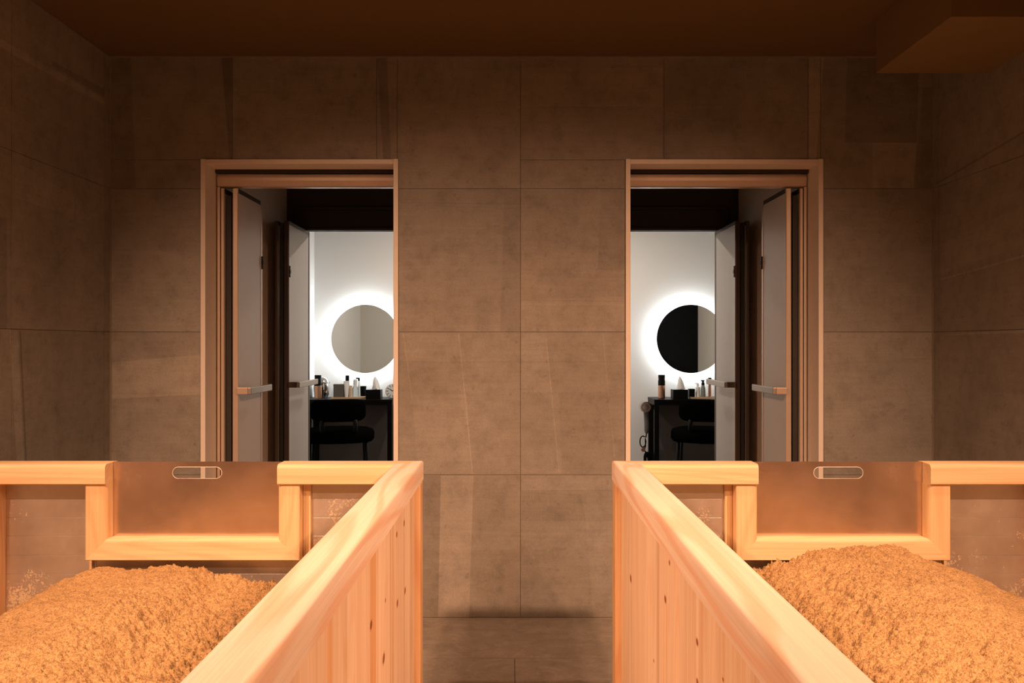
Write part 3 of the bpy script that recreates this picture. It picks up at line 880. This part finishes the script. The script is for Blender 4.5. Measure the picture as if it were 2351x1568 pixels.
prop('black_cup', (*at(834, 6.84), TZ), 'small black cup behind the tray on the left table', 'cup', [('cup', lambda m: m.lathe([(0, 0), (.024, 0), (.027, .09), (.027, .098), (.024, .098), (.022, .01), (0, .01)]), M['black'])])
def tissue_fn(m):
    n = 15; rings = []
    prof = [(.0015, 0), (.030, .004), (.026, .03), (.021, .055), (.014, .085), (.005, .108)]
    for i, (r, z) in enumerate(prof):
        rings.append([((r * (1 + .38 * math.sin(3 * a + i * .6))) * math.cos(a) - i * .001, (r * .5 * (1 + .3 * math.cos(2 * a + i))) * math.sin(a), z + .004 * math.sin(4 * a)) for a in [2 * PI * k / 24 for k in range(24)]])
    m.loft(rings)
def tissue_box(xc, label):
    return prop('tissue_box', (xc, 6.668, TZ), label, 'tissue box', [('box', lambda m: m.box(-.062, .062, -.055, .055, 0, .080), M['black']), ('tissue', lambda m: (tissue_fn(m), bmesh.ops.translate(m.bm, verts=m.bm.verts[:], vec=(.012, .01, .079))), M['tissue'])], 'black tissue boxes')
tissue_box(-1.178, 'black tissue box with a white tissue on the left table')
tissue_box(1.417, 'black tissue box with a white tissue on the right table')
def clock_parts():
    P = [('dial', lambda m: m.lathe([(0, -.008), (.060, -.008), (.064, -.004), (.064, .008), (0, .008)], (0, 0, .064), 40, 'y'), M['white'])]
    def ticks(m):
        for k in range(12):
            a = 2 * PI * k / 12
            d = Vector((math.cos(a), 0, math.sin(a))); t = Vector((-d.z, 0, d.x)); c = Vector((0, -.0095, .064))
            p = [c + d * .036 + t * .0022, c + d * .056 + t * .0022, c + d * .056 - t * .0022, c + d * .036 - t * .0022]
            m.loft([p, [q + Vector((0, .003, 0)) for q in p]])
    P.append(('ticks', ticks, M['grey']))
    def hands(m):
        for a, l in ((2.5, .032), (.9, .045)):
            d = Vector((math.cos(a), 0, math.sin(a))); t = Vector((-d.z, 0, d.x)); c = Vector((0, -.0105, .064))
            p = [c + t * .002, c + d * l + t * .0012, c + d * l - t * .0012, c - t * .002]
            m.loft([p, [q + Vector((0, .002, 0)) for q in p]])
    P.append(('hands', hands, M['black']))
    return P
prop('table_clock', (*at(902, 6.72), TZ), 'small white round clock at the right end of the left table', 'clock', clock_parts())
prop('paper_slip', (*at(844, 6.635), TZ), 'small white paper slip lying before the black cup', 'paper', [('paper', lambda m: m.box(-.022, .022, -.014, .014, 0, .0015), M['white'])])
# right table
prop('black_jar', (*at(1587.5, 6.73), T2), 'square black jar at the left of the right tray', 'jar', [('body', lambda m: m.box(-.024, .024, -.024, .024, 0, .060), M['black']), ('lid', lambda m: m.box(-.0245, .0245, -.0245, .0245, .060, .074), M['black'])])
prop('white_bottle', (*at(1602, 6.735), T2), 'white pump bottle beside the black jar on the right tray', 'bottle',
     [('body', cyl(.0185, 0, .090, .004), M['white']), ('pump', lambda m: (m.lathe([(0, .090), (.008, .090), (.008, .115), (0, .115)]), m.box(-.02, .008, -.006, .006, .115, .124)), M['white'])])
prop('spray_bottle', (*at(1614, 6.725), T2), 'grey-green bottle with black spray top on the right tray', 'bottle',
     [('body', lambda m: m.lathe([(0, 0), (.021, 0), (.022, .003), (.021, .07), (.012, .105), (0, .105)]), M['greenish']),
      ('nozzle', lambda m: (m.lathe([(0, .105), (.013, .105), (.013, .125), (.008, .130), (.008, .138), (0, .138)]), m.box(-.016, .010, -.007, .007, .138, .149)), M['black'])])
prop('brown_bottle', (*at(1629.5, 6.70), T2), 'copper-brown bottle with black cap at the right of the right tray', 'bottle',
     [('body', cyl(.013, 0, .11), M['copper']), ('cap', cyl(.014, .11, .17), M['black'])])
# hair dryer hanging on the table's side
def dryer():
    y = 6.66; c = Vector((304 / F * y, y, EYE - 145 / F * y))
    root = empty('hair_dryer', c); tag(root, 'copper and black hair dryer hanging on the side of the right table', 'hair dryer')
    m = MB(); m.lathe([(.031, -.045), (.046, -.045), (.047, -.03), (.047, .040), (.042, .046), (.031, .046)], (0, 0, 0), 32, 'y')
    auto_smooth(m.build('barrel', M['chrome'], root, local=True))
    m = MB(); rings = []
    for r, h in ((.0285, -.047), (.0285, .046), (.036, .047), (.0385, -.047), (.0285, -.047)):
        rings.append([(r * math.cos(2 * PI * k / 32), h, r * math.sin(2 * PI * k / 32)) for k in range(32)])
    m.loft(rings, cap=False); auto_smooth(m.build('air_ring', M['copper'], root, local=True))
    m = MB(); m.lathe([(0, .02), (.0285, .02), (.0285, .03), (0, .03)], (0, 0, 0), 24, 'y'); m.build('grille', M['black'], root, local=True)
    m = MB(); m.tube([(.010, 0, -.046), (.012, 0, -.09), (.014, 0, -.16), (.014, 0, -.20), (.012, 0, -.225)], [.022, .021, .020, .020, .012], 20); auto_smooth(m.build('handle', M['grey'], root, local=True))
    m = MB()
    pts = [(.012, 0, -.225), (.006, -.004, -.26)]
    for k in range(13):
        a = PI * .35 + 2 * PI * k / 13 * 1.0; pts.append((-.018 + .026 * math.cos(a), -.005 + k * .001, -.295 + .048 * math.sin(a)))
    pts += [(.004, 0, -.335), (-.006, 0, -.36), (.01, 0, -.40), (.03, 0, -.45)]
    m.tube(pts, .005, 8); auto_smooth(m.build('cord', M['black'], root, local=True))
    m = MB(); m.lathe([(.0, -.012), (.017, -.012), (.019, .0), (.017, .012), (.0, .012)], (-.018, -.012, -.362), 20, 'y'); auto_smooth(m.build('cord_ring', M['copper'], root, local=True))
    m = MB()
    for k, (dx, dz, r) in enumerate(((.012, -.43, .045), (.028, -.44, .050), (.045, -.45, .042), (.02, -.46, .055), (.04, -.42, .035))):
        m.tube([(dx + .45 * r * math.cos(2 * PI * j / 16 + k), -.012 + .008 * k, dz + r * math.sin(2 * PI * j / 16 + k)) for j in range(17)], .007, 8)
    m.tube([(.0, 0, -.45), (.005, 0, -.52), (.02, 0, -.607)], .006, 8)
    auto_smooth(m.build('cord_coil', M['black'], root, local=True))
    m = MB(); m.box(.046, 1.1902 - c.x, -.02, .02, -.018, .018); m.build('holder', M['black'], root, local=True)
dryer()

# ------------------------------------------------------------------ camera
cam = bpy.data.cameras.new('camera'); co = bpy.data.objects.new('camera', cam); COL.objects.link(co)
co.location = (0, 0, EYE); co.rotation_euler = (PI / 2, 0, 0)
cam.sensor_width = 36; cam.lens = F / 2351 * 36
cam.shift_x = (1175.5 - CX) / 2351; cam.shift_y = (CY - 784) / 2351
cam.clip_start = .02
sc.camera = co

# ------------------------------------------------------------------ light
def lamp(name, kind, loc, power, col, rot=(0, 0, 0), **kw):
    l = bpy.data.lights.new(name, kind); o = bpy.data.objects.new(name, l); COL.objects.link(o)
    l.energy = power; l.color = col; o.location = loc; o.rotation_euler = rot
    for k, v in kw.items(): setattr(l, k, v)
    return o
AMBER = (1.0, .525, .30)
def aim(o, t):
    o.rotation_euler = (Vector(t) - o.location).to_track_quat('-Z', 'Y').to_euler()
for s in (-1, 1):
    for loc, tgt, p, ang in (((1.48, .64), (.45, 2.65, .22), 265, 82), ((1.36, 1.94), (.62, 2.30, .3), 62, 100), ((1.30, -.25), (.42, .85, .6), 250, 70)):  # third spot of each side is an added fill for the near rails
        o = lamp('ceiling_spot_and_fill', 'SPOT', (s * loc[0], loc[1], CEIL - .03), p, AMBER, spot_size=math.radians(ang), spot_blend=1.0, shadow_soft_size=.045)
        aim(o, (s * tgt[0], tgt[1], tgt[2]))
for s in (-1, 1):
    lamp('powder_downlight', 'AREA', (s * .55 + .1, 5.85, PC - .02), 21, (1, .83, .68), shape='DISK', size=.10)
lamp('rear_fill_lamp', 'POINT', (.75, -1.2, 1.75), 4.5, AMBER, shadow_soft_size=.08)  # unseen fill added behind the camera to lift soffit and ceiling
w = bpy.data.worlds.new('world'); sc.world = w; w.use_nodes = True
w.node_tree.nodes['Background'].inputs[0].default_value = (1, .5, .25, 1); w.node_tree.nodes['Background'].inputs[1].default_value = 0.0

sc.view_settings.view_transform = 'Standard'; sc.view_settings.look = 'None'
sc.view_settings.exposure = 0.0; sc.view_settings.gamma = 1.0; sc.view_settings.use_curve_mapping = False
sc.cycles.use_denoising = True
sc.cycles.max_bounces = 10
